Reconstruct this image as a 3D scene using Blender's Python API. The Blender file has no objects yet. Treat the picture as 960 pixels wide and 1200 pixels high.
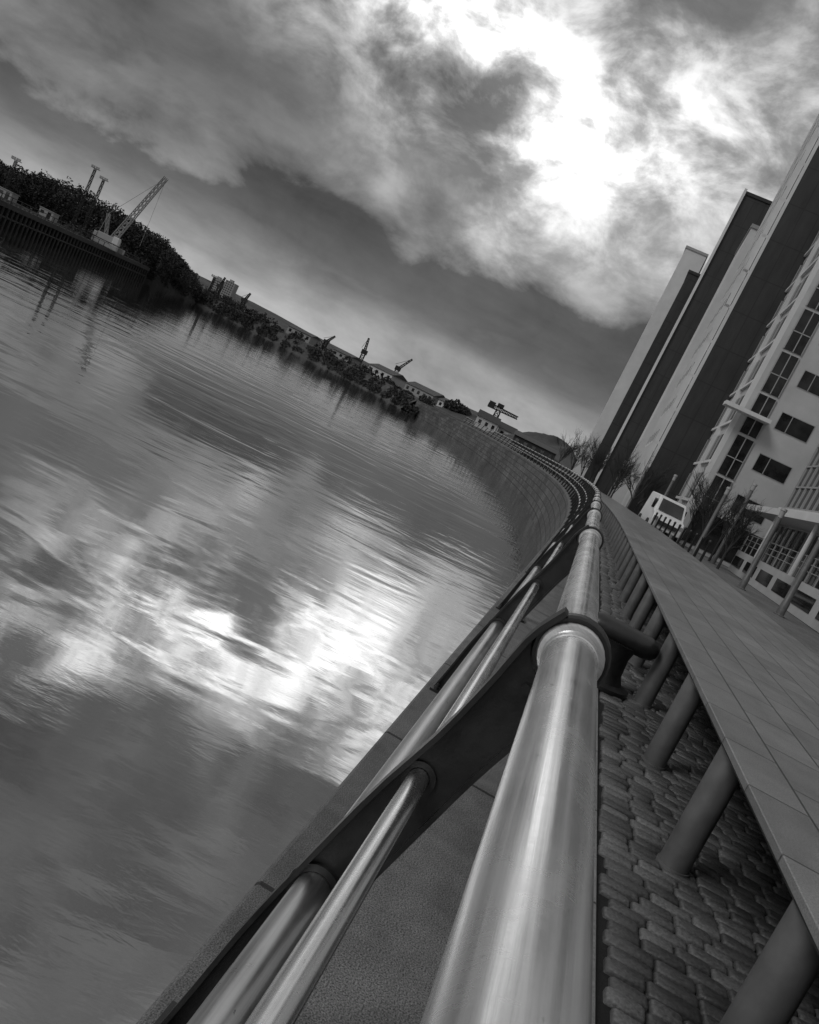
import bpy, math, random
import numpy as np
from mathutils import Vector, Matrix
random.seed(7); rng=np.random.RandomState(5)
D2R=math.radians
scene=bpy.context.scene
HEAD=10.37

# ------------------------------------------------------------ node helpers
class NT:
    def __init__(s,nt): s.nt=nt; s.n=nt.nodes; s.l=nt.links
    def new(s,t,**k):
        n=s.n.new(t)
        for a,b in k.items(): setattr(n,a,b)
        return n
    def put(s,sock,v):
        if isinstance(v,(int,float)): sock.default_value=v
        elif isinstance(v,tuple): sock.default_value=v
        else: s.l.new(v,sock)
    def m(s,op,a,b=None,c=None,clamp=False):
        n=s.new('ShaderNodeMath',operation=op); n.use_clamp=clamp
        s.put(n.inputs[0],a)
        if b is not None: s.put(n.inputs[1],b)
        if c is not None: s.put(n.inputs[2],c)
        return n.outputs[0]
    def noise(s,vec,scale,detail=4,rough=.55,dist=0.):
        n=s.new('ShaderNodeTexNoise'); 
        if vec is not None: s.l.new(vec,n.inputs['Vector'])
        n.inputs['Scale'].default_value=scale; n.inputs['Detail'].default_value=detail
        n.inputs['Roughness'].default_value=rough; n.inputs['Distortion'].default_value=dist
        return n.outputs['Fac']
    def ramp(s,fac,pts,interp='LINEAR'):
        n=s.new('ShaderNodeValToRGB'); cr=n.color_ramp; cr.interpolation=interp
        while len(cr.elements)<len(pts): cr.elements.new(.5)
        for i,(p,v) in enumerate(pts):
            cr.elements[i].position=p; cr.elements[i].color=(v,v,v,1)
        s.l.new(fac,n.inputs[0]); return n.outputs[0]
    def mapping(s,vec,scale=(1,1,1),rot=(0,0,0)):
        n=s.new('ShaderNodeMapping'); s.l.new(vec,n.inputs[0])
        n.inputs['Scale'].default_value=scale; n.inputs['Rotation'].default_value=rot
        return n.outputs[0]
    def mix(s,f,a,b,blend='MIX'):
        n=s.new('ShaderNodeMixRGB',blend_type=blend)
        s.put(n.inputs[0],f)
        for i,v in ((1,a),(2,b)):
            if isinstance(v,(int,float)): v=(v,v,v,1)
            s.put(n.inputs[i],v)
        return n.outputs[0]

def base_mat(name):
    m=bpy.data.materials.new(name); m.use_nodes=True
    t=NT(m.node_tree); p=m.node_tree.nodes['Principled BSDF']
    return m,t,p

def mat(name,c0,c1,scale=3,rough=.7,metal=0,bump=.3,bscale=None,uv=False,stretch=(1,1,1),bdist=.01,spec=.5,detail=6,rvar=.1):
    m,t,p=base_mat(name)
    tc=t.new('ShaderNodeTexCoord'); v=tc.outputs['UV' if uv else 'Object']
    v=t.mapping(v,stretch)
    n=t.noise(v,scale,detail,.6); n2=t.noise(v,scale*.13,3,.5)
    f=t.m('ADD',t.m('MULTIPLY',n,.6),t.m('MULTIPLY',n2,.4))
    col=t.ramp(f,[(.33,c0),(.67,c1)])
    t.l.new(col,p.inputs['Base Color'])
    t.put(p.inputs['Roughness'],t.m('ADD',t.m('MULTIPLY',n,rvar*2),rough-rvar))
    p.inputs['Metallic'].default_value=metal
    p.inputs['Specular IOR Level'].default_value=spec
    if bump:
        b=t.new('ShaderNodeBump'); b.inputs['Strength'].default_value=bump; b.inputs['Distance'].default_value=bdist
        t.l.new(t.noise(v,bscale or scale*4,4,.6),b.inputs['Height']); t.l.new(b.outputs[0],p.inputs['Normal'])
    return m

def brick_mat(name,c0,c1,mortar,bw,bh,ms,rough=.8,bump=.5,bdist=.01,uv=True,nscale=3,stain=.5,offset=.5,fine=8,fstain=None):
    m,t,p=base_mat(name)
    tc=t.new('ShaderNodeTexCoord'); v=tc.outputs['UV' if uv else 'Object']
    br=t.new('ShaderNodeTexBrick'); t.l.new(v,br.inputs['Vector']); br.offset=offset
    br.inputs['Scale'].default_value=1; br.inputs['Brick Width'].default_value=bw; br.inputs['Row Height'].default_value=bh
    br.inputs['Mortar Size'].default_value=ms; br.inputs['Mortar Smooth'].default_value=.3
    br.inputs['Color1'].default_value=(c0,c0,c0,1); br.inputs['Color2'].default_value=(c1,c1,c1,1); br.inputs['Mortar'].default_value=(mortar,)*3+(1,)
    n=t.noise(v,nscale,6,.65); n2=t.noise(v,nscale*.12,4,.6); n3=t.noise(v,nscale*fine,3,.6)
    fs=stain if fstain is None else fstain
    s=t.ramp(t.m('ADD',t.m('MULTIPLY',n,.5),t.m('MULTIPLY',n2,.5)),[(.3,1-stain),(.65,1+stain*.4)])
    s2=t.ramp(n3,[(.3,max(0,1-fs*.9)),(.5,1.),(.7,1+fs*.8)])
    t.l.new(t.mix(1.,t.mix(1.,br.outputs['Color'],s,'MULTIPLY'),s2,'MULTIPLY'),p.inputs['Base Color'])
    t.put(p.inputs['Roughness'],t.m('ADD',t.m('MULTIPLY',n2,.4),rough-.2))
    h=t.m('ADD',t.m('MULTIPLY',br.outputs['Fac'],-1.),t.m('MULTIPLY',n3,.5))
    b=t.new('ShaderNodeBump'); b.inputs['Strength'].default_value=bump; b.inputs['Distance'].default_value=bdist
    t.l.new(h,b.inputs['Height']); t.l.new(b.outputs[0],p.inputs['Normal'])
    return m

# ------------------------------------------------------------ mesh builder
class MB:
    def __init__(s): s.v=[]; s.f=[]; s.uv=None
    def quad(s,a,b,c,d):
        i=len(s.v); s.v+= [a,b,c,d]; s.f.append((i,i+1,i+2,i+3))
    def box(s,x0,x1,y0,y1,z0,z1):
        i=len(s.v)
        s.v+=[(x0,y0,z0),(x1,y0,z0),(x1,y1,z0),(x0,y1,z0),(x0,y0,z1),(x1,y0,z1),(x1,y1,z1),(x0,y1,z1)]
        s.f+=[(i,i+3,i+2,i+1),(i+4,i+5,i+6,i+7),(i,i+1,i+5,i+4),(i+1,i+2,i+6,i+5),(i+2,i+3,i+7,i+6),(i+3,i,i+4,i+7)]
    def cone(s,p,q,r0,r1,n=8,cap=True):
        p=Vector(p);q=Vector(q); d=(q-p)
        if d.length<1e-6: return
        d.normalize(); a=Vector((0,0,1)) if abs(d.z)<.95 else Vector((1,0,0))
        u=d.cross(a).normalized(); w=d.cross(u)
        i=len(s.v)
        for c,r in ((p,r0),(q,r1)):
            for k in range(n):
                t=2*math.pi*k/n; s.v.append(tuple(c+u*(r*math.cos(t))+w*(r*math.sin(t))))
        for k in range(n):
            k2=(k+1)%n; s.f.append((i+k,i+k2,i+n+k2,i+n+k))
        if cap:
            s.f.append(tuple(i+k for k in reversed(range(n)))); s.f.append(tuple(i+n+k for k in range(n)))
    def lathe(s,prof,n=24,c=(0,0,0)):
        i=len(s.v)
        for r,z in prof:
            for k in range(n):
                t=2*math.pi*k/n; s.v.append((c[0]+r*math.cos(t),c[1]+r*math.sin(t),c[2]+z))
        for j in range(len(prof)-1):
            for k in range(n):
                k2=(k+1)%n; s.f.append((i+j*n+k,i+j*n+k2,i+(j+1)*n+k2,i+(j+1)*n+k))
        s.f.append(tuple(i+(len(prof)-1)*n+k for k in range(n)))
    def build(s,name,m,parent=None,smooth=False,loc=None,bevel=0):
        me=bpy.data.meshes.new(name); me.from_pydata(s.v,[],s.f); me.update()
        if s.uv is not None:
            uvl=me.uv_layers.new(name='UVMap')
            vi=np.zeros(len(me.loops),dtype=np.int32); me.loops.foreach_get('vertex_index',vi)
            uvl.data.foreach_set('uv',np.array(s.uv,dtype=np.float32)[vi].ravel())
        o=bpy.data.objects.new(name,me); scene.collection.objects.link(o)
        me.materials.append(m)
        if smooth:
            for p in me.polygons: p.use_smooth=True
            try: me.set_sharp_from_angle(angle=D2R(40))
            except Exception: pass
        if bevel:
            b=o.modifiers.new('b','BEVEL'); b.width=bevel; b.segments=2; b.limit_method='ANGLE'
        if parent: o.parent=parent
        if loc: o.location=loc
        return o
def empty(name,loc=(0,0,0),rz=0):
    e=bpy.data.objects.new(name,None); e.empty_display_size=.3; e.location=loc; e.rotation_euler=(0,0,rz)
    scene.collection.objects.link(e); return e

# ------------------------------------------------------------ river bank curve
ks=[-60,18,38,59,80,110,145,175,205,230,262]; kh=[HEAD,HEAD,7.8,4.6,0,-5,-13,-28,-50,-68,-72]
S=np.arange(0,262,.25); hd=np.radians(np.interp(S,ks,kh))
CX=np.concatenate([[0],np.cumsum(np.sin(hd[:-1])*.25)]); CY=np.concatenate([[0],np.cumsum(np.cos(hd[:-1])*.25)])
def P(s,off,z=0.):
    if s<0: h=D2R(HEAD); x=s*math.sin(h); y=s*math.cos(h)
    else: h=float(np.interp(s,S,hd)); x=float(np.interp(s,S,CX)); y=float(np.interp(s,S,CY))
    off*=.984
    return (x+math.cos(h)*off, y-math.sin(h)*off, z)
def frame(s):
    h=D2R(HEAD) if s<0 else float(np.interp(s,S,hd))
    return h
def srange(a,b):
    out=[a]; s=a
    while s<b:
        s+= 1.5 if s<15 else (1. if s<130 else 2.5)
        out.append(min(s,b))
    return out
def ribbon(sec,s0,s1,closed=False):
    mb=MB(); mb.uv=[]; ss=srange(s0,s1)
    L=[0]
    for i in range(1,len(sec)): L.append(L[-1]+math.hypot(sec[i][0]-sec[i-1][0],sec[i][1]-sec[i-1][1]))
    n=len(sec)
    for s in ss:
        for (o,z),l in zip(sec,L):
            mb.v.append(P(s,o,z)); mb.uv.append((s,l))
    for j in range(len(ss)-1):
        for k in range(n-1 if not closed else n):
            k2=(k+1)%n; mb.f.append((j*n+k,j*n+k2,(j+1)*n+k2,(j+1)*n+k))
    return mb
def tube(off,z,r,s0,s1,n=20):
    return ribbon([(off+r*math.cos(-2*math.pi*k/n),z+r*math.sin(-2*math.pi*k/n)) for k in range(n)],s0,s1,True)

# ------------------------------------------------------------ materials
def steel(name,c,rough,along):
    m,t,p=base_mat(name)
    uv=t.new('ShaderNodeTexCoord').outputs['UV']
    v=t.mapping(uv,(along,110,1)); n=t.noise(v,1.,6,.65)
    v2=t.mapping(uv,(4,9,1)); n2=t.noise(v2,1.,5,.6,.3)
    v3=t.mapping(uv,(30,50,1)); n3=t.noise(v3,1.,5,.65)
    v4=t.mapping(uv,(160,12,1)); n4=t.noise(v4,1.,3,.5)
    f=t.m('ADD',t.m('MULTIPLY',n,.55),t.m('MULTIPLY',n2,.45))
    col=t.ramp(f,[(.3,c*.68),(.5,c),(.66,min(1,c*1.1))])
    spots=t.ramp(n3,[(.26,.35),(.33,1.)])
    t.l.new(t.mix(1.,col,spots,'MULTIPLY'),p.inputs['Base Color'])
    p.inputs['Metallic'].default_value=1.
    t.put(p.inputs['Roughness'],t.m('ADD',t.m('ADD',t.m('MULTIPLY',n2,.34),t.m('MULTIPLY',n4,.08)),rough-.2))
    b=t.new('ShaderNodeBump'); b.inputs['Strength'].default_value=.3; b.inputs['Distance'].default_value=.0015
    t.l.new(f,b.inputs['Height']); t.l.new(b.outputs[0],p.inputs['Normal'])
    return m
M_steel=steel('brushed_steel',.93,.24,1.6)
M_steel2=steel('dull_steel',.64,.32,1.2)
M_iron=mat('dark_painted_iron',.009,.024,14,.38,0,.4,60,spec=.45,bdist=.002,rvar=.15)
M_post=mat('post_grey_paint',.10,.17,9,.42,.2,.2,50,bdist=.002)
M_conc=brick_mat('quay_concrete',.15,.18,.03,2.4,1.5,.012,.9,1.,.008,nscale=6,stain=.6,fine=32,fstain=1.1)
M_cope=brick_mat('coping_stone',.11,.15,.02,1.45,3.,.012,.8,.9,.006,nscale=8,stain=.55,fine=28,fstain=1.)
M_kerb=brick_mat('kerb_stone',.2,.24,.04,.9,3.,.008,.8,.5,.006,nscale=14,stain=.35)
M_joint=mat('joint_sand',.006,.016,20,.95,0,.5,80)
M_deck=brick_mat('walkway_paving',.165,.215,.045,.6,.3,.007,.38,.5,.003,nscale=5,stain=.42,fine=28,fstain=.4)
M_wall=brick_mat('quay_masonry',.06,.11,.02,1.6,.55,.035,.85,.6,.03,nscale=1.5,stain=.8)
M_pave=brick_mat('forecourt_paving',.12,.16,.06,.8,.8,.01,.8,.3,.004,nscale=2,stain=.4)
M_grav=mat('dark_gravel',.02,.06,30,.9,0,1,120,bdist=.02)
M_land=mat('rough_grass',.025,.08,.25,.95,0,.6,3,bdist=.2)
M_light=mat('pale_render',.46,.58,.6,.8,0,.15,6)
M_buff=mat('buff_stone',.34,.44,.8,.8,0,.2,8)
m,t,p=base_mat('sett_stone'); tc=t.new('ShaderNodeTexCoord'); sp=t.new('ShaderNodeSeparateXYZ'); t.l.new(tc.outputs['UV'],sp.inputs[0])
tone=t.ramp(sp.outputs[0],[(0,.065),(.6,.10),(1,.16)]); n=t.noise(tc.outputs['Object'],90,4,.65); n2=t.noise(tc.outputs['Object'],1.5,4,.6)
c=t.mix(1.,tone,t.ramp(n,[(.3,.55),(.7,1.45)]),'MULTIPLY'); t.l.new(t.mix(1.,c,t.ramp(n2,[(.35,.6),(.65,1.2)]),'MULTIPLY'),p.inputs['Base Color'])
t.put(p.inputs['Roughness'],t.m('ADD',t.m('MULTIPLY',n2,.4),.22))
b=t.new('ShaderNodeBump'); b.inputs['Strength'].default_value=.8; b.inputs['Distance'].default_value=.003; t.l.new(n,b.inputs['Height']); t.l.new(b.outputs[0],p.inputs['Normal'])
M_sett=m
def cladding(name,c0,c1,w_):
    m,t,p=base_mat(name)
    ob=t.new('ShaderNodeTexCoord').outputs['Object']
    sp=t.new('ShaderNodeSeparateXYZ'); t.l.new(ob,sp.inputs[0])
    fr=t.m('FRACT',t.m('DIVIDE',t.m('ADD',sp.outputs[0],sp.outputs[1]),w_))
    line=t.m('LESS_THAN',fr,.06)
    fz=t.m('LESS_THAN',t.m('FRACT',t.m('DIVIDE',sp.outputs[2],2.9)),.03)
    line=t.m('MAXIMUM',line,fz)
    n=t.noise(t.mapping(ob,(1.5,1.5,.35)),1.,6,.65)
    col=t.ramp(n,[(.3,c0),(.7,c1)])
    t.l.new(t.mix(line,col,t.mix(1.,col,.5,'MULTIPLY')),p.inputs['Base Color'])
    p.inputs['Roughness'].default_value=.5
    return m
M_dark=cladding('dark_cladding',.012,.03,1.2)
M_frame=mat('window_frame',.25,.3,5,.5,0,0)
M_darkmetal=mat('dark_metal',.02,.035,5,.5,.3,0)
m,t,p=base_mat('window_glass'); p.inputs['Roughness'].default_value=.06; p.inputs['Specular IOR Level'].default_value=.5
ob=t.new('ShaderNodeTexCoord').outputs['Object']; t.l.new(t.ramp(t.noise(ob,.7,3),[(.35,.006),(.65,.03)]),p.inputs['Base Color'])
M_glass=m
M_bark=mat('bark',.025,.04,6,.9,0,.4)
M_leaf=mat('winter_foliage',.008,.05,.45,.95,0,0)
M_timber=mat('dark_timber',.015,.045,2,.9,0,.5)
M_white=mat('white_paint',.6,.74,3,.4,0,0)
M_rubber=mat('tyre_rubber',.02,.03,9,.8,0,0)
M_rock=mat('bank_rock',.02,.09,1.2,.9,0,1,5,bdist=.1)

# water
m,t,p=base_mat('river_water'); t.n.remove(p); out=t.n['Material Output']
ob=t.new('ShaderNodeTexCoord').outputs['Object']
h1=t.noise(t.mapping(ob,(.26,.42,1),(0,0,.15)),1.,2,.5,.7)
h2=t.noise(t.mapping(ob,(1.3,3.4,1),(0,0,-.25)),1.,4,.55,.3)
h3=t.noise(t.mapping(ob,(.035,.06,1)),1.,3,.5)
amp=t.ramp(h3,[(.42,.25),(.6,1.)])
hh=t.m('ADD',t.m('MULTIPLY',h1,.034),t.m('MULTIPLY',t.m('MULTIPLY',h2,.0048),amp))
b=t.new('ShaderNodeBump'); b.inputs['Strength'].default_value=1; b.inputs['Distance'].default_value=1.; t.l.new(hh,b.inputs['Height'])
gl=t.new('ShaderNodeBsdfGlossy'); gl.inputs['Roughness'].default_value=.015; gl.inputs['Color'].default_value=(.96,.96,.96,1); t.l.new(b.outputs[0],gl.inputs['Normal'])
df=t.new('ShaderNodeBsdfDiffuse'); df.inputs['Color'].default_value=(.045,.045,.045,1)
fr=t.new('ShaderNodeFresnel'); fr.inputs['IOR'].default_value=1.5; t.l.new(b.outputs[0],fr.inputs['Normal'])
mx=t.new('ShaderNodeMixShader'); t.l.new(t.ramp(fr.outputs[0],[(0.,.2),(.08,.32),(.14,.6),(.22,.8),(.6,.95)]),mx.inputs[0])
t.l.new(df.outputs[0],mx.inputs[1]); t.l.new(gl.outputs[0],mx.inputs[2]); t.l.new(mx.outputs[0],out.inputs[0])
M_water=m

# ------------------------------------------------------------ ground, quay, water
mb=MB(); mb.quad((-700,-300,-3.1),(300,-300,-3.1),(300,700,-3.1),(-700,700,-3.1)); mb.build('river_water',M_water)
E=-.315
ribbon([(3.2,-.03),(60,-.03),(500,-.03),(3500,-.03)],-40,260).build('ground',M_land)
ribbon([(3.5,-.022),(30,-.022)],-40,135).build('forecourt_paving',M_pave)
ribbon([(3.9,-.016),(4.55,-.016)],-40,110).build('gravel_strip',M_grav)
ribbon([(4.55,-.016),(4.55,.1),(4.7,.1),(4.7,-.016)],-40,110).build('forecourt_kerb',M_kerb)
ribbon([(E,-4.2),(E,-.12)],-40,176).build('quay_wall',M_wall)
ribbon([(E,-.12),(E-.02,-.12),(E-.02,-.012),(E-.008,0),(-.06,0),(-.055,-.012)],-40,150).build('coping_stone',M_cope)
ribbon([(-.06,-.008),(.67,-.008)],-40,150).build('quay_pavement',M_conc)
ribbon([(.665,-.03),(.665,.006),(.67,.01),(.70,.01),(.705,.004),(.705,-.03)],-40,150).build('kerb',M_kerb)
ribbon([(.70,-.02),(3.6,-.02)],-40,150).build('cobble_bedding',M_joint)
ribbon([(E,-.1),(8,-.02)],150,260).build('river_bank',M_land)
ribbon([(E-3.5,-3.8),(E-1.6,-2.2),(E-.8,-1.),(E+.3,.1),(2,.0)],176,262).build('river_bank',M_rock,None,True)

# setts: courses run across the strip
mb=MB(); mb.uv=[]; s=.2
ring=lambda hw,hl,c:[(-hw+c,-hl),(hw-c,-hl),(hw,-hl+c),(hw,hl-c),(hw-c,hl),(-hw+c,hl),(-hw,hl-c),(-hw,-hl+c)]
while s<46:
    dl=random.uniform(.080,.094) if s<14 else .1; o=.712+random.uniform(0,.05)
    omax=2.1 if s<12 else 1.6
    while o<omax:
        w=random.uniform(.12,.2)
        cx=o+w/2; zt=random.uniform(-.004,.004); tilt=random.uniform(-.025,.025); tl2=random.uniform(-.06,.06)
        h=frame(s+dl/2); ca,sa=math.cos(h),math.sin(h); px,py,_=P(s+dl/2,cx)
        rr=random.uniform(-.015,.015); tone=random.random()
        i=len(mb.v)
        hw=w/2-.006; hl=dl/2-.0085+random.uniform(-.0015,.0015)
        for (ins,z,c) in ((0,-.03,.004),(.0,-.006,.008),(.0035,.0,.009),(.011,.004,.008)):
            for (a,bb) in ring(hw-ins,hl-ins,c):
                a2=a+rr*bb; b2=bb-rr*a
                mb.v.append((px+ca*a2+sa*b2, py-sa*a2+ca*b2, z+zt+(tilt*a2+tl2*b2 if z>-.02 else 0))); mb.uv.append((tone,.5))
        for j in range(3):
            for k in range(8):
                k2=(k+1)%8; mb.f.append((i+j*8+k,i+j*8+k2,i+(j+1)*8+k2,i+(j+1)*8+k))
        mb.f.append(tuple(i+24+k for k in range(8)))
        o+=w
    s+=dl
mb.build('cobblestone_paving',M_sett,None,True)

# left bank land
mb=MB()
L=[(-66,228),(-72,216),(-80,192),(-79,165),(-73,122),(-75,60),(-82,0),(-92,-250)]
out=[(-3500,-250),(-3500,3500),(600,3500),(200,900)]
mb.v=[(x,y,-.05) for x,y in L+out]; mb.f=[tuple(range(len(mb.v)))]
mb.build('far_bank_ground',M_land)
mb=MB()
fine=[]
for i in range(len(L)-1):
    for k in range(8): 
        t0=k/8; fine.append((L[i][0]*(1-t0)+L[i+1][0]*t0,L[i][1]*(1-t0)+L[i+1][1]*t0))
for i,(x,y) in enumerate(fine):
    j=random.uniform(-.5,.5)
    mb.v+=[(x-1,y+1,0.3),(x+.8+j,y,-1.2+j*.5),(x+2.4+j,y-1,-3.6)]
for i in range(len(fine)-1):
    for k in range(2): mb.f.append((3*i+k,3*i+k+1,3*i+4+k,3*i+3+k))
mb.build('river_bank',M_rock,smooth=False)

# ------------------------------------------------------------ railing
rail=empty('riverside_railing')
HR=(.096,1.10); RA=(-.045,.76); RB=(-.128,.46)
tube(HR[0],HR[1],.0475,-6,150,32).build('handrail',M_steel,rail,True)
tube(RA[0],RA[1],.021,-6,150,16).build('middle_rail',M_steel,rail,True)
tube(RB[0],RB[1],.038,-6,150,20).build('lower_rail',M_steel2,rail,True)
outer=[(.055,1.165),(.02,1.10),(-.005,1.0),(-.045,.86),(-.105,.70),(-.165,.50),(-.215,.32),(-.255,.14),(-.285,.012)]
inner=[(.14,1.09),(.135,1.03),(.09,.93),(.045,.81),(.005,.68),(-.05,.50),(-.115,.30),(-.165,.14),(-.18,.012)]
def smoothp(pts,n=22):
    pts=np.array(pts); k=len(pts); tt=np.linspace(0,k-1,n); res=[]
    for t in tt:
        i=min(int(t),k-2); u=t-i
        p0=pts[max(i-1,0)];p1=pts[i];p2=pts[i+1];p3=pts[min(i+2,k-1)]
        res.append(tuple(.5*((2*p1)+(-p0+p2)*u+(2*p0-5*p1+4*p2-p3)*u*u+(-p0+3*p1-3*p2+p3)*u**3)))
    return res
OU=smoothp(outer); IN=smoothp(inner)
def sweep(mb,pts,s,hw,th):
    i=len(mb.v); n=len(pts)
    for k,(o,z) in enumerate(pts):
        a=pts[max(k-1,0)]; b=pts[min(k+1,n-1)]
        dx,dz=b[0]-a[0],b[1]-a[1]; l=math.hypot(dx,dz); nx,nz=dz/l*th,-dx/l*th
        for ds,e in ((-hw,-.5),(hw,-.5),(hw,.5),(-hw,.5)):
            mb.v.append(P(s+ds,o+nx*e,z+nz*e))
    for k in range(n-1):
        for c in range(4):
            c2=(c+1)%4; mb.f.append((i+k*4+c,i+k*4+c2,i+k*4+4+c2,i+k*4+4+c))
    mb.f+= [(i,i+3,i+2,i+1),(i+n*4-4,i+n*4-3,i+n*4-2,i+n*4-1)]
def lathe_along(mb,s0,prof,off,z,n=28):
    i=len(mb.v)
    for r,ds in prof:
        for k in range(n):
            a=2*math.pi*k/n; mb.v.append(P(s0+ds,off+r*math.cos(a),z+r*math.sin(a)))
    for j in range(len(prof)-1):
        for k in range(n):
            k2=(k+1)%n; mb.f.append((i+j*n+k,i+j*n+k2,i+(j+1)*n+k2,i+(j+1)*n+k))
st=MB(); col=MB(); bolts=MB()
s=1.545-6
while s<150:
    th=.009
    i=len(st.v); n=len(OU)
    for k in range(n):
        for ds in (-th,th):
            st.v.append(P(s+ds,OU[k][0],OU[k][1])); st.v.append(P(s+ds,IN[k][0],IN[k][1]))
    for k in range(n-1):
        a=i+4*k; b=a+4
        st.f+=[(a,a+1,b+1,b),(a+2,b+2,b+3,a+3),(a,b,b+2,a+2),(a+1,a+3,b+3,b+1)]
    sweep(st,OU,s,.028,.010)
    if s<60:
        sweep(st,IN[2:],s,.022,.010)
        lathe_along(st,s,[(.049,-.02),(.068,-.02),(.072,-.015),(.072,.015),(.068,.02),(.049,.02)],*HR)
        lathe_along(col,s,[(.0478,-.085),(.0505,-.082),(.0505,-.045),(.058,-.043),(.061,-.038),(.061,-.026),(.055,-.022),(.05,-.0205)],*HR)
        lathe_along(col,s,[(.05,.0205),(.055,.022),(.061,.026),(.061,.038),(.0505,.043),(.0505,.075),(.0478,.078)],*HR)
        lathe_along(st,s,[(.022,-.016),(.034,-.016),(.034,.016),(.022,.016)],*RA,n=18)
        lathe_along(st,s,[(.039,-.02),(.054,-.02),(.054,.02),(.039,.02)],*RB,n=20)
        h=frame(s)
        for (o0,o1,z0,z1,w) in ((-.30,-.02,.001,.014,.085),):
            a=[P(s-w,o0,z0),P(s-w,o1,z0),P(s+w,o1,z0),P(s+w,o0,z0),P(s-w,o0,z1),P(s-w,o1,z1),P(s+w,o1,z1),P(s+w,o0,z1)]
            j=len(st.v); st.v+=a; st.f+=[(j+4,j+5,j+6,j+7),(j,j+1,j+5,j+4),(j+1,j+2,j+6,j+5),(j+2,j+3,j+7,j+6),(j+3,j,j+4,j+7)]
        for ds in (-.06,.06):
            for oo in (-.27,-.06):
                p0=P(s+ds,oo,.014); bolts.cone(p0,(p0[0],p0[1],.028),.014,.014,6); bolts.cone((p0[0],p0[1],.028),(p0[0],p0[1],.045),.007,.007,8)
        for zz in (1.01,.60):
            p0=P(s-.012,.055 if zz>1 else -.06,zz); p1=P(s-.03,.055 if zz>1 else -.06,zz); bolts.cone(p0,p1,.010,.010,6)
    s+=3.0
st.build('stanchions',M_iron,rail,True); oc=col.build('collars',M_steel2,rail,True); bolts.build('bolts',M_iron,rail)
uvl=oc.data.uv_layers.new(name='UVMap')
for l in oc.data.loops:
    c=oc.data.vertices[l.vertex_index].co; uvl.data[l.index].uv=(c.y*2,c.z*2+c.x)

# ------------------------------------------------------------ raised walkway
wk=empty('raised_walkway')
DZ=.64
ribbon([(1.03,DZ-.03),(1.0,DZ-.03),(1.0,DZ-.003),(1.003,DZ),(3.35,DZ),(3.35,DZ-.05)],-10,120).build('walkway_deck',M_deck,wk)
ribbon([(3.352,-.02),(3.352,DZ-.05)],-10,120).build('walkway_rear_wall',M_conc,wk)
ribbon([(1.0,DZ-.036),(3.34,DZ-.036)],-10,120).build('walkway_soffit',M_kerb,wk)
ps=MB(); s=3.92-1.43*4
while s<118:
    a=P(s,1.08,-.02); ps.cone(a,(a[0],a[1],DZ-.037),.07,.07,28 if s<12 else 12)
    ps.cone((a[0],a[1],-.01),(a[0],a[1],.014),.08,.077,28 if s<12 else 12)
    s+=1.43
ps.build('support_posts',M_post,wk,True)

# mooring bollard
mbx=MB(); mbx.lathe([(.24,0),(.24,.03),(.17,.05),(.135,.12),(.125,.26),(.14,.33),(.155,.36)],28)
mb2=MB()
prof=[(-.30,.0),(-.29,.045),(-.26,.075),(-.2,.09),(0,.095),(.2,.09),(.26,.075),(.29,.045),(.30,.0)]
for x,r in prof:
    for k in range(20):
        a=2*math.pi*k/20; mb2.v.append((x,r*1.25*math.cos(a),.41+r*math.sin(a)))
for j in range(len(prof)-1):
    for k in range(20):
        k2=(k+1)%20; mb2.f.append((j*20+k,j*20+k2,(j+1)*20+k2,(j+1)*20+k))
for sb,ob_ in ((6.7,.70),(40,.70)):
    px,py,_=P(sb,ob_); e=empty('mooring_bollard',(px,py,.005),-frame(sb))
    mbx.build('bollard_stem',M_iron,e,True); mb2.build('bollard_head',M_iron,e,True)

# ------------------------------------------------------------ buildings
RZ=-D2R(HEAD)
def bparts(e,d):
    for nm,(mbb,mm) in d.items():
        if mbb.v: mbb.build(nm,mm,e)
def tower(name,a,Y,w,depth,h,m_front,m_side=None,balc=False,winslots=False,pale_edge=False):
    e=empty(name,(a*Y,Y,0),RZ)
    body=MB(); body.box(0,w,0,depth,-.05,h)
    side=MB(); win=MB(); fr=MB()
    if m_side: side.box(-.25,-.003,.0,depth,0,h+.4)
    if balc:
        z=3.
        while z<h-1:
            side.box(-.7,-.252,.2,depth-.2,z,z+.22)
            fr.box(-.7,-.66,.2,depth-.2,z+.22,z+1.1)
            win.box(-.29,-.252,.5,depth-.5,z+.3,z+2.3)
            z+=2.9
        for yy in np.arange(.2,depth,3.): side.box(-.75,-.3,yy,yy+.15,3,h-.5)
    if winslots:
        z=3.2
        while z<h-2.5:
            win.box(w*.74,w*.8,-.02,.02,z,z+1.5); z+=2.9
    if pale_edge: side.box(-.28,.0,-.3,.25,0,h+.5)
    fr.box(-.12,w+.12,-.12,depth+.12,h+.002,h+.35)
    bparts(e,{'walls':(body,m_front),'river_facade':(side,m_side or M_light),'windows':(win,M_glass),'parapet':(fr,M_frame if m_front is not M_dark else M_darkmetal)})
    return e
tower('apartment_tower',.149,122,3.0,14,34.8,M_light)
tower('apartment_tower',.164,113,2.3,5,29.8,M_dark)
tower('apartment_tower',.180,96,4.1,14,35.2,M_dark,pale_edge=True)
tower('apartment_tower',.2035,84,3.2,10,28.6,M_light,winslots=True)
tower('apartment_tower',.227,68,12,13,41,M_dark,M_light,balc=True)
e=empty('apartment_block',(.291*56,56,0),RZ)
body=MB(); body.box(0,14,0,20,0,33)
win=MB(); fr=MB(); tr=MB()
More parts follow.
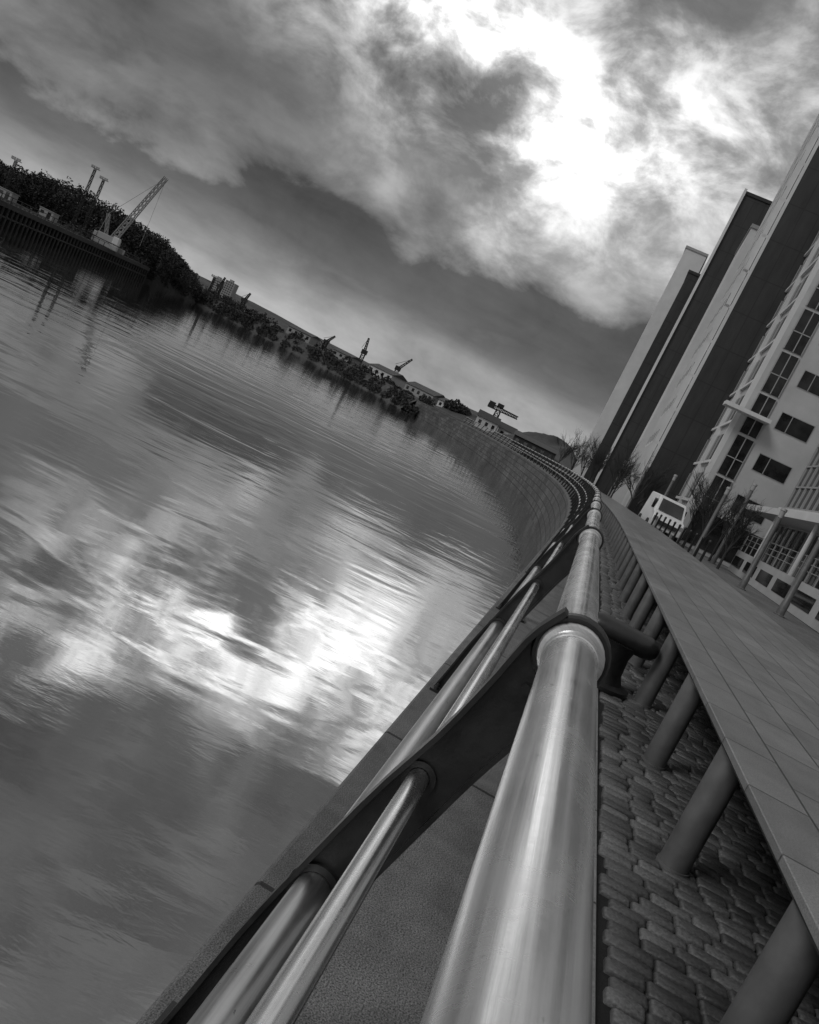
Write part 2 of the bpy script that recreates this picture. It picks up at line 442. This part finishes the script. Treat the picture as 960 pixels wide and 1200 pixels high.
for k in range(10):
    z=3.0+2.9*k+.35
    for x0 in (2.2,5.9,9.4):
        fr.box(x0-.05,x0+2.15,-.02,.0-.002,z-.05,z+1.15); win.box(x0,x0+2.1,-.03,-.022,z,z+1.1)
        fr.box(x0+.66,x0+.71,-.045,-.032,z,z+1.1)
    win.box(.35,1.55,-.06,-.004,z-1.1,z+1.6)
    for xx in (.35,.95,1.5): fr.box(xx,xx+.06,-.1,-.062,z-1.1,z+1.6)
    fr.box(.35,1.56,-.1,-.062,z+.1,z+.16)
    win.box(-.05,-.004,1,19,z-.3,z+1.6)
    tr.box(-.2,-.06,0.3,19.5,z-.62,z-.42)
    for yy in np.arange(1,19,1.5): fr.box(-.1,-.052,yy,yy+.08,z-.3,z+1.6)
tr.box(-1.3,1.7,-1.3,-.15,9.1,9.35)
for yy in (0,6.5,13,19.6): tr.box(-.3,-.003,yy,yy+.35,0,33)
win.box(.3,13.5,-.05,-.003,.3,2.6)
for xx in np.arange(.3,13.5,1.2): fr.box(xx,xx+.09,-.1,-.052,.3,2.6)
bparts(e,{'walls':(body,M_buff),'windows':(win,M_glass),'window_frames':(fr,M_frame),'trim':(tr,M_light)})
e=empty('glazed_office_building',(.376*50,50,0),RZ)
body=MB(); body.box(.6,16,-32,0,1.3,13); win=MB(); fr=MB(); tr=MB(); base=MB()
base.box(-.6,16,-32,.2,0,1.3)
win.box(.5,.598,-31.5,-.4,1.32,3.5)
tr.box(-1.3,.59,-32,.6,3.62,3.95)
tr.box(.2,.596,-32,0,3.96,4.5)
win.box(.45,.598,-31.8,-.3,4.6,12.3)
for yy in np.arange(-31.8,-.2,1.3): fr.box(.33,.448,yy,yy+.08,4.55,12.35); fr.box(.42,.498,yy,yy+.08,1.32,3.5)
for zz in np.arange(4.55,12.4,1.28): fr.box(.36,.446,-31.8,-.3,zz,zz+.09)
tr.box(.3,16.2,-32.2,.2,13.002,13.5)
for yy in np.arange(-31,-1,8.): tr.cone((-.9,yy,1.3),(-.9,yy,3.62),.1,.1,10)
for zz in (1.75,2.05,2.35): fr.box(-.55,-.52,-32,.2,zz-.015,zz+.015)
for yy in np.arange(-32,.2,1.6): fr.box(-.56,-.51,yy,yy+.04,1.3,2.38)
for yy in np.arange(-31,0,4.): win.box(-.62,-.602,yy,yy+3.,.35,.95)
bparts(e,{'upper_walls':(body,M_buff),'windows':(win,M_glass),'mullions':(fr,M_frame),'canopy':(tr,M_light),'podium':(base,M_buff)})

# ------------------------------------------------------------ lamp posts / bollards / van
def lamp(s,off,h,r=.09):
    px,py,_=P(s,off); e=empty('lamp_post',(px,py,-.02))
    b=MB(); b.lathe([(r*1.9,0),(r*1.9,.03),(r*1.25,.05),(r*1.2,.5),(r,.55),(r*.85,h-.45),(r*.85,h-.42),(0.001,h-.42)],16); b.build('column',M_post,e,True)
    c=MB(); c.lathe([(r*.5,h-.42),(r*.95,h-.40),(r*1.0,h-.12),(r*1.25,h-.10),(r*1.1,h),(0.001,h+.03)],16); c.build('lantern',M_frame,e,True)
for s,o_,h in ((19,7.5,3.2),(24,7.6,3.2),(30,7.5,3.2),(36,7.4,3.6),(44.5,6.7,3.9),(50,9,5.0),(58,6.2,3.9),(66,5.6,3.9),(76,5.6,3.9)):
    lamp(s,o_,h,.11)
for k in range(16):
    px,py,_=P(34+k*1.7,5.1); b=MB(); b.lathe([(.07,0),(.07,.02),(.05,.03),(.05,1.1),(.062,1.12),(.062,1.18),(.03,1.22)],12)
    b.build('bollard',M_darkmetal,None,True,(px,py,-.02))
def van(x,y,rz):
    e=empty('white_van',(x,y,0),rz)
    prof=[(-2.5,.35),(-2.55,.8),(-2.35,1.15),(-1.75,1.3),(-1.15,2.1),(-.8,2.25),(2.4,2.28),(2.5,2.1),(2.5,.35)]
    b=MB(); n=len(prof)
    for sx in (-.95,.95):
        for (yy,zz) in prof: b.v.append((sx*(1-.12*max(0,(zz-1.2))),yy,zz))
    b.f=[tuple(range(n)),tuple(reversed(range(n,2*n)))]+[(k,n+k,n+(k+1)%n,(k+1)%n) for k in range(n)]
    b.build('body',M_white,e,False,bevel=.05)
    g=MB(); g.quad((-.74,-1.74,1.36),(.74,-1.74,1.36),(.68,-1.2,2.08),(-.68,-1.2,2.08)); 
    for v in range(4): g.v[v]=(g.v[v][0],g.v[v][1]-.03,g.v[v][2]+.02)
    for sx in (-1,1): g.box(sx*.935-.01,sx*.935+.01,-1.3,-.3,1.35,1.95)
    g.build('windscreen',M_glass,e)
    w=MB()
    for sx in (-.93,.93):
        for yy in (-1.6,1.5): w.cone((sx-.1,yy,.34),(sx+.1,yy,.34),.34,.34,18)
    w.box(-.6,.6,-2.6,-2.54,.6,.85); w.build('wheels_and_grille',M_rubber,e)
    l=MB(); 
    for sx in (-.78,.78): l.box(sx-.13,sx+.13,-2.57,-2.5,.78,1.0)
    l.build('headlights',M_frame,e)
van(14.0,52.5,RZ+.1)

# ------------------------------------------------------------ trees
def bare_tree(x,y,h,seed):
    r=random.Random(seed); b=MB()
    def grow(p,d,l,rad,dep):
        mid=p+d*l*.5+Vector((r.gauss(0,.05),r.gauss(0,.05),0))*l; q=p+d*l+Vector((r.gauss(0,.06),r.gauss(0,.06),.03))*l
        b.cone(p,mid,rad,rad*.8,4 if dep>1 else 3,False); b.cone(mid,q,rad*.8,rad*.5,4 if dep>1 else 3,False)
        if dep==0: return
        for k in range(5):
            t=r.uniform(.15,1.); nd=(d+Vector((r.gauss(0,.42),r.gauss(0,.42),r.uniform(-.02,.4)))).normalized()
            grow(p.lerp(q,t),nd,l*r.uniform(.4,.75),max(rad*.55,.007),dep-1)
    b.cone((0,0,-.05),(0,0,h*.27),.08,.06,8,False)
    for k in range(5):
        z0=r.uniform(.16,.26)*h
        d=Vector((r.gauss(0,.26),r.gauss(0,.26),1)).normalized()
        grow(Vector((0,0,z0)),d,h*r.uniform(.34,.48),.04,3)
    return b.build('bare_tree',M_bark,None,False,(x,y,-.02))
tl=[(14.9,46.5,4.3),(16.6,49,4.6),(15.3,43.5,3.7),(15.8,52,4.8),(13.6,60,4.6),(14.6,62,4.8),(13.4,66,4.6),(14.2,71,5.0),(13.6,77,5.0),(14.4,84,5.2),(14.6,91,5.4),(14.6,99,5.6),(14.0,107,5.6)]
for i,(x,y,h) in enumerate(tl): bare_tree(x,y,h,i+3)

def leaf_mass(name,crowns,dens,size,m=M_leaf):
    b=MB()
    for (x,y,z,rx,rz_) in crowns:
        n=int(dens)
        V=rng.normal(size=(n,3)); V/=np.linalg.norm(V,axis=1)[:,None]
        R=rng.uniform(.35,1.,n)**.5*(1+.2*np.sin(V[:,0]*7+x)*np.cos(V[:,2]*6+y))
        C=np.array([x,y,z])+V*R[:,None]*np.array([rx,rx,rz_])
        U=rng.normal(size=(n,3)); U/=np.linalg.norm(U,axis=1)[:,None]; W=np.cross(U,rng.normal(size=(n,3))); W/=np.linalg.norm(W,axis=1)[:,None]
        sz=size*rng.uniform(.5,1.3,n); U*=sz[:,None]; W*=sz[:,None]*.5
        for k in range(n):
            c=C[k]
            if c[2]<-3.: continue
            u=U[k]; w=W[k]
            b.quad(tuple(c-u-w),tuple(c+u-w*.6),tuple(c+u*.8+w),tuple(c-u*.7+w))
    return b.build(name,m)
cr=[]
for a in np.arange(-.66,-.352,.0085):
    top=float(np.interp(a,[-.66,-.60,-.57,-.54,-.52,-.48,-.44,-.40,-.375,-.352],[.02,.028,.033,.040,.043,.042,.039,.034,.026,.011]))
    for q in range(2):
        Y=rng.uniform(190,212)+max(0,(-.5-a))*-60; h=(1.4+top*Y)*rng.uniform(.84,1.03)
        cr.append((a*Y,Y,h*.48,rng.uniform(2.0,3.4),h*.52))
leaf_mass('distant_trees',cr,950,.27)
cr=[]
for s_ in np.arange(172,262,1.5):
    x,y,_=P(s_,-1.8+rng.uniform(-.8,.6))
    if rng.rand()<.7: cr.append((x,y,-2.3,1.4,1.0))
    x,y,_=P(s_,-.8+rng.uniform(-.5,.5))
    if rng.rand()<.6: cr.append((x,y,-.9,1.3,1.0))
    if rng.rand()<(.55 if s_>222 else .22):
        x,y,_=P(s_,rng.uniform(0,2)); h=rng.uniform(.9,2.6); cr.append((x,y,h*.3-.3,rng.uniform(1.,1.9),h*.65))
for (x,y) in fine:
    if y>150:
        for q in range(2): cr.append((x+1.2+rng.uniform(-.6,.6),y+rng.uniform(-2,2),-1.6+q*1.6,1.8,1.5+q*.5))
leaf_mass('riverbank_scrub',cr,190,.25)
leaf_mass('distant_tree',[(-1.2,212,2.2,2.0,1.7),(1.0,213,1.8,1.8,1.6),(-2.8,214,1.6,1.4,1.3)],600,.25)
leaf_mass('promontory_shrubs',[(-26+k*1.6,203-k*1.0+rng.uniform(-1,1),-1.0+rng.uniform(0,.6),1.6,2.0) for k in range(7)],260,.28)

def mound(name,cx,cy,rx,ry,h,rz=0,m=M_land):
    b=MB(); n=40; mm=14
    for j in range(mm+1):
        r=j/mm
        for k in range(n):
            a=2*math.pi*k/n; zz=h*(math.cos(r*math.pi)*.5+.5)*(1+.15*math.sin(3*a+j))-.1
            b.v.append((rx*r*math.cos(a),ry*r*math.sin(a),zz))
    for j in range(mm):
        for k in range(n):
            k2=(k+1)%n; b.f.append((j*n+k,(j+1)*n+k,(j+1)*n+k2,j*n+k2))
    o=b.build(name,m,None,True,(cx,cy,0)); o.rotation_euler=(0,0,rz); return o
mound('grassy_mound',22,190,17,22,5.2); mound('grassy_mound',5,215,14,10,2.2)
mound('distant_hill',-500,1500,700,200,14); mound('distant_hill',150,1700,500,250,17); mound('distant_hill',-1300,1400,500,250,24)

# ------------------------------------------------------------ far bank objects
def simple_house(name,x,y,w,d,h,rh,mw,rz=0,cols=3):
    e=empty(name,(x,y,0),rz); b=MB(); b.box(0,w,0,d,-.1,h)
    r=MB(); r.v+=[(-.3,-.3,h+.005),(w+.3,-.3,h+.005),(w+.3,d+.3,h+.005),(-.3,d+.3,h+.005),(-.3,d/2,h+rh),(w+.3,d/2,h+rh)]
    r.f+=[(0,1,5,4),(2,3,4,5),(1,2,5),(3,0,4),(0,3,2,1)]
    g=MB()
    for k in range(cols): g.box(w*(k+.3)/cols,w*(k+.7)/cols,-.06,-.003,h*.35,h*.75)
    b.build('walls',mw,e); r.build('roof',M_darkmetal,e); g.build('windows',M_glass,e)
simple_house('riverside_house',4.6,200,5,6,2.6,1.5,M_light,cols=3)
simple_house('riverside_house',10.4,204,4,6,2.3,1.4,M_light,cols=2)
simple_house('warehouse',-16,232,9,10,2.2,1.3,M_frame,-.4,5)
simple_house('warehouse',-6,226,7,8,2.0,1.1,M_light,-.4,4)
simple_house('warehouse',12,170,9,6,2.2,.8,M_timber,-.1,5)
simple_house('warehouse',-28,240,8,10,2.4,1.2,M_light,-.4,4)
simple_house('warehouse',-40,246,6,8,1.8,.8,M_frame,-.3,3)
simple_house('warehouse',-57,258,8,8,2.2,.8,M_frame,-.2,4)
for k,(x,w,h) in enumerate(((-162,6,9.5),(-154.5,6,11))):
    e=empty('tower_block',(x,500,0)); b=MB(); b.box(0,w,0,8,0,h); g=MB()
    for zz in np.arange(1,h-.8,1.3):
        for xx in np.arange(.5,w-.6,1.3): g.box(xx,xx+.8,-.08,-.01,zz,zz+.7)
    b.box(1.5,3.5,2,5,h+.002,h+1.2); b.build('walls',M_frame,e); g.build('windows',M_glass,e)
def lattice(b,p,q,w,n,r=.06,w2=None):
    p=Vector(p);q=Vector(q); d=(q-p).normalized(); a=Vector((0,1,0)); u=d.cross(a).normalized(); v=d.cross(u)
    w2=w2 or w; L_=[]
    for k in range(n+1):
        t=k/n; c=p.lerp(q,t); ww=(w*(1-t)+w2*t)/2
        L_.append([c+u*sx*ww+v*sy*ww for sx,sy in ((-1,-1),(1,-1),(1,1),(-1,1))])
    for k in range(n):
        for c in range(4):
            b.cone(L_[k][c],L_[k+1][c],r,r,4,False); b.cone(L_[k][c],L_[k+1][(c+1)%4],r*.7,r*.7,3,False); b.cone(L_[k][c],L_[k][(c+1)%4],r*.7,r*.7,3,False)
e=empty('crawler_crane',(-73.5,163,0)); b=MB()
for sy in (-1.6,1.6): b.box(-2.6,2.6,sy-.4,sy+.4,.1,1.0)
b.box(-2.2,1.6,-1.3,1.3,1.15,2.3); b.box(-2.9,-2.21,-1.4,1.4,1.2,2.1)
b.build('machinery_house',M_frame,e,bevel=.08)
c=MB(); c.box(1.2,2.4,-1.9,-.9,1.2,2.6); c.build('cab',M_light,e,bevel=.1)
j=MB(); lattice(j,(.4,0,1.8),(5.2,0,16.6),1.0,14,.10,.65); lattice(j,(-1.2,0,2.3),(-2.2,0,6),.5,3,.06); j.cone((-2.2,0,6),(5.0,0,16.2),.04,.04,4); j.cone((-2.2,0,6),(-2.6,0,2.1),.05,.05,4)
j.cone((5.3,0,16.5),(5.6,0,3),.03,.03,4); j.build('lattice_boom',M_frame,e)
def mast(x,y,h):
    e=empty('floodlight_mast',(x,y,0)); b=MB(); lattice(b,(0,0,0),(0,0,h),.5,12,.06,.35); b.build('lattice_mast',M_darkmetal,e)
    c=MB(); c.box(-.9,.9,-.25,.25,h,h+.12)
    for xx in (-.7,-.25,.25,.7):
        c.box(xx-.15,xx+.15,-.4,-.2,h+.14,h+.5)
    c.build('lamp_heads',M_frame,e)
mast(-84.7,170,12.8); mast(-82.6,170.5,11.6); mast(-88,150,6.8); mast(-66,205,4.5)
def distant_crane(x,y,h,lean):
    e=empty('dockside_crane',(x,y,0)); b=MB(); lattice(b,(0,0,0),(0,0,h*.45),1.2,4,.14); b.box(-1,1,-1,1,h*.45,h*.6); b.build('tower',M_darkmetal,e)
    c=MB(); lattice(c,(0,0,h*.5),(lean,0,h),.8,6,.13,.4); c.cone((-1.5,0,h*.62),(lean,0,h),.07,.07,3); c.build('jib',M_darkmetal,e)
distant_crane(-38.5,300,10.5,-.6); distant_crane(-25.5,300,10.5,3.2); distant_crane(-52,300,6,2.0); distant_crane(-84,300,6.5,1.0); distant_crane(-100,320,8,.5)
e=empty('hammerhead_crane',(16.5,400,0)); b=MB()
lattice(b,(0,0,0),(0,0,9.5),3.0,4,.28,2.0); b.build('tower',M_darkmetal,e)
c=MB(); lattice(c,(-5.5,0,10.4),(9.5,0,10.4),1.8,10,.25,1.2); c.box(-5.5,-2.5,-1.2,1.2,9.4,12.4); c.box(-1.5,1.5,-1.2,1.2,11.4,13); c.build('jib',M_darkmetal,e)
# timber jetty
e=empty('timber_jetty'); b=MB(); pl=MB()
def jp(t): 
    pts=[(-70,100),(-70.5,121),(-74.5,165),(-75.5,186)]; tt=[0,.25,.75,1]
    return np.interp(t,tt,[p_[0] for p_ in pts]),np.interp(t,tt,[p_[1] for p_ in pts])
for k in range(60):
    t=k/59; x,y=jp(t); 
    for dx in (1.6,-.5): pl.cone((x+dx,y,-4),(x+dx,y,.1 if dx<0 else .0),.22,.22,7)
    if k%2==0: pl.cone((x+1.6,y,0),(x+1.6,y,.95),.07,.07,5)
    x2,y2=jp(min(1,(k+1)/59)); 
    i=len(b.v); b.v+=[(x-4,y,.0),(x+2,y,.0),(x2+2,y2,.0),(x2-4,y2,.0),(x-4,y,-.7),(x+2,y,-.7),(x2+2,y2,-.7),(x2-4,y2,-.7)]
    b.f+=[(i,i+1,i+2,i+3),(i+1,i+5,i+6,i+2),(i+4,i+7,i+6,i+5)]
    pl.cone((x+1.7,y,-2.),(x2+1.7,y2,-2.),.13,.13,4); pl.cone((x+1.6,y,.9),(x2+1.6,y2,.9),.05,.05,4)
b.build('jetty_deck',M_timber,e); pl.build('piles',M_timber,e)
for (x,y,w,mm) in ((-80,173,3,M_frame),(-79,146,2.6,M_frame),(-82,138,2.4,M_frame)):
    e=empty('site_cabin',(x,y,0)); b=MB(); b.box(0,w,0,2,.1,1.5); b.box(-.1,w+.1,-.1,2.1,1.502,1.62); b.build('cabin_body',mm,e); g=MB(); g.box(.3,.9,-.04,-.003,.7,1.2); g.box(w-1.,w-.4,-.04,-.003,.2,1.3); g.build('cabin_openings',M_glass,e)

# ------------------------------------------------------------ sky
SUN_AZ=D2R(-125); SUN_EL=D2R(40)
w=bpy.data.worlds.new('World'); scene.world=w; w.use_nodes=True
t=NT(w.node_tree); bg=t.n['Background']
g=t.new('ShaderNodeTexCoord').outputs['Generated']
sp=t.new('ShaderNodeSeparateXYZ'); t.l.new(g,sp.inputs[0]); X,Y_,Z=sp.outputs
hr=t.m('MAXIMUM',t.m('SQRT',t.m('ADD',t.m('MULTIPLY',X,X),t.m('MULTIPLY',Y_,Y_))),.02)
e_=t.m('DIVIDE',t.m('MAXIMUM',Z,0.),hr); az=t.m('ARCTAN2',X,Y_)
den=t.m('ADD',t.m('MAXIMUM',Z,0.),.22)
cb=t.new('ShaderNodeCombineXYZ'); t.l.new(t.m('DIVIDE',X,den),cb.inputs[0]); t.l.new(t.m('DIVIDE',Y_,den),cb.inputs[1])
cp=cb.outputs[0]
n1=t.noise(cp,1.3,5,.55,.3)
n3=t.noise(t.mapping(g,(1,1,1.7)),4.2,7,.5,.25)
n4=t.noise(t.mapping(g,(1,1,1.6),(0,0,.7)),10.,7,.60,.25)
n5=t.noise(t.mapping(g,(1,1,5.)),3.0,6,.57,.2)
c1=t.m('SUBTRACT',n1,.5); c3=t.m('SUBTRACT',n3,.5); c4=t.m('SUBTRACT',n4,.5); c5=t.m('SUBTRACT',n5,.5)
warp=t.m('ADD',t.m('MULTIPLY',c3,.20),t.m('ADD',t.m('MULTIPLY',c4,.07),t.m('MULTIPLY',c1,.05)))
ew=t.m('ADD',t.m('ADD',e_,warp),t.m('MULTIPLY',az,-.10))
low=t.ramp(t.m('MULTIPLY',t.m('ADD',e_,t.m('ADD',t.m('MULTIPLY',c5,.12),t.m('MULTIPLY',c3,.05))),3.,clamp=True),[(0,.45),(.09,.39),(.17,.24),(.25,.13),(.35,.09),(.7,.09)])
high=t.ramp(t.m('MULTIPLY',ew,.8,clamp=True),[(0,1.),(.125,1.),(.135,2.0),(.165,2.9),(.22,2.2),(.36,1.9),(.56,3.4),(.8,5.2)])
left=t.ramp(t.m('ADD',t.m('MULTIPLY',az,.5),.5),[(.18,1.),(.24,.66),(.36,.72),(.44,.95),(.5,1.1)])
left=t.mix(t.ramp(e_,[(.08,0.),(.17,1.),(.5,1.),(.75,0.)]),1.,left)
base=t.m('MULTIPLY',t.m('MULTIPLY',low,high),left)
def gauss(a0,e0,sa,se):
    da=t.m('SUBTRACT',t.m('ADD',az,t.m('MULTIPLY',c3,.30)),a0); de=t.m('SUBTRACT',t.m('ADD',e_,t.m('MULTIPLY',c1,.12)),e0)
    q=t.m('ADD',t.m('POWER',t.m('ABSOLUTE',t.m('DIVIDE',da,sa)),2.),t.m('POWER',t.m('ABSOLUTE',t.m('DIVIDE',de,se)),2.))
    return t.m('EXPONENT',t.m('MULTIPLY',q,-1.))
mixn=t.m('ADD',t.m('MULTIPLY',n3,.38),t.m('MULTIPLY',n4,.62))
puff=t.ramp(mixn,[(.40,.06),(.46,.20),(.50,.42),(.54,.72),(.58,1.),(.64,1.25)])
br=t.m('MULTIPLY',gauss(-.03,.31,.17,.10),1.15)
for ga,wt in ((gauss(-.20,.39,.14,.07),1.2),(gauss(-.38,.46,.11,.05),1.8),(gauss(.13,.43,.22,.13),.5),(gauss(-.02,.36,.3,.10),.3)):
    br=t.m('ADD',br,t.m('MULTIPLY',ga,wt))
br=t.m('MULTIPLY',br,puff)
topmask=t.ramp(t.m('MULTIPLY',ew,.8,clamp=True),[(.13,0.),(.15,1.)])
br=t.m('MULTIPLY',br,topmask)
vv=t.m('ADD',t.m('MULTIPLY',c1,.9),t.m('ADD',t.m('MULTIPLY',c3,1.1),t.m('ADD',t.m('MULTIPLY',c5,1.1),t.m('MULTIPLY',c4,1.0))))
var=t.m('MAXIMUM',t.m('ADD',1.,vv),.4)
cloud=t.m('ADD',t.m('MULTIPLY',base,var),br)
sky=t.new('ShaderNodeTexSky',sky_type='NISHITA'); sky.sun_disc=False; sky.sun_elevation=SUN_EL; sky.sun_rotation=SUN_AZ
bw=t.new('ShaderNodeRGBToBW'); t.l.new(sky.outputs[0],bw.inputs[0])
cover=t.ramp(n1,[(.30,.85),(.42,.97)])
fin=t.mix(cover,bw.outputs[0],t.m('MULTIPLY',cloud,10.))
t.l.new(fin,bg.inputs[0]); bg.inputs[1].default_value=.1

sd=bpy.data.lights.new('sun','SUN'); sd.energy=1.1; sd.angle=D2R(20); sd.color=(1,1,1)
so=bpy.data.objects.new('sun',sd); scene.collection.objects.link(so)
dirv=Vector((math.sin(SUN_AZ)*math.cos(SUN_EL),math.cos(SUN_AZ)*math.cos(SUN_EL),math.sin(SUN_EL)))
so.rotation_euler=dirv.to_track_quat('Z','Y').to_euler(); so.location=(0,20,30)

# ------------------------------------------------------------ camera
th=D2R(26); ph=D2R(7.48)
R0=Vector((1,0,0)); U0=Vector((0,math.sin(ph),math.cos(ph))); F0=Vector((0,math.cos(ph),-math.sin(ph)))
cx=R0*math.cos(th)+U0*math.sin(th); cy=-R0*math.sin(th)+U0*math.cos(th); cz=-F0
cam=bpy.data.cameras.new('camera'); co=bpy.data.objects.new('camera',cam); scene.collection.objects.link(co)
co.matrix_world=Matrix(((cx.x,cy.x,cz.x,0),(cx.y,cy.y,cz.y,0),(cx.z,cy.z,cz.z,1.40),(0,0,0,1)))
cam.sensor_fit='VERTICAL'; cam.sensor_height=36; cam.sensor_width=28.8; cam.lens=30; cam.clip_start=.02; cam.clip_end=9000
scene.camera=co
scene.view_settings.view_transform='Standard'; scene.view_settings.look='None'; scene.view_settings.exposure=0
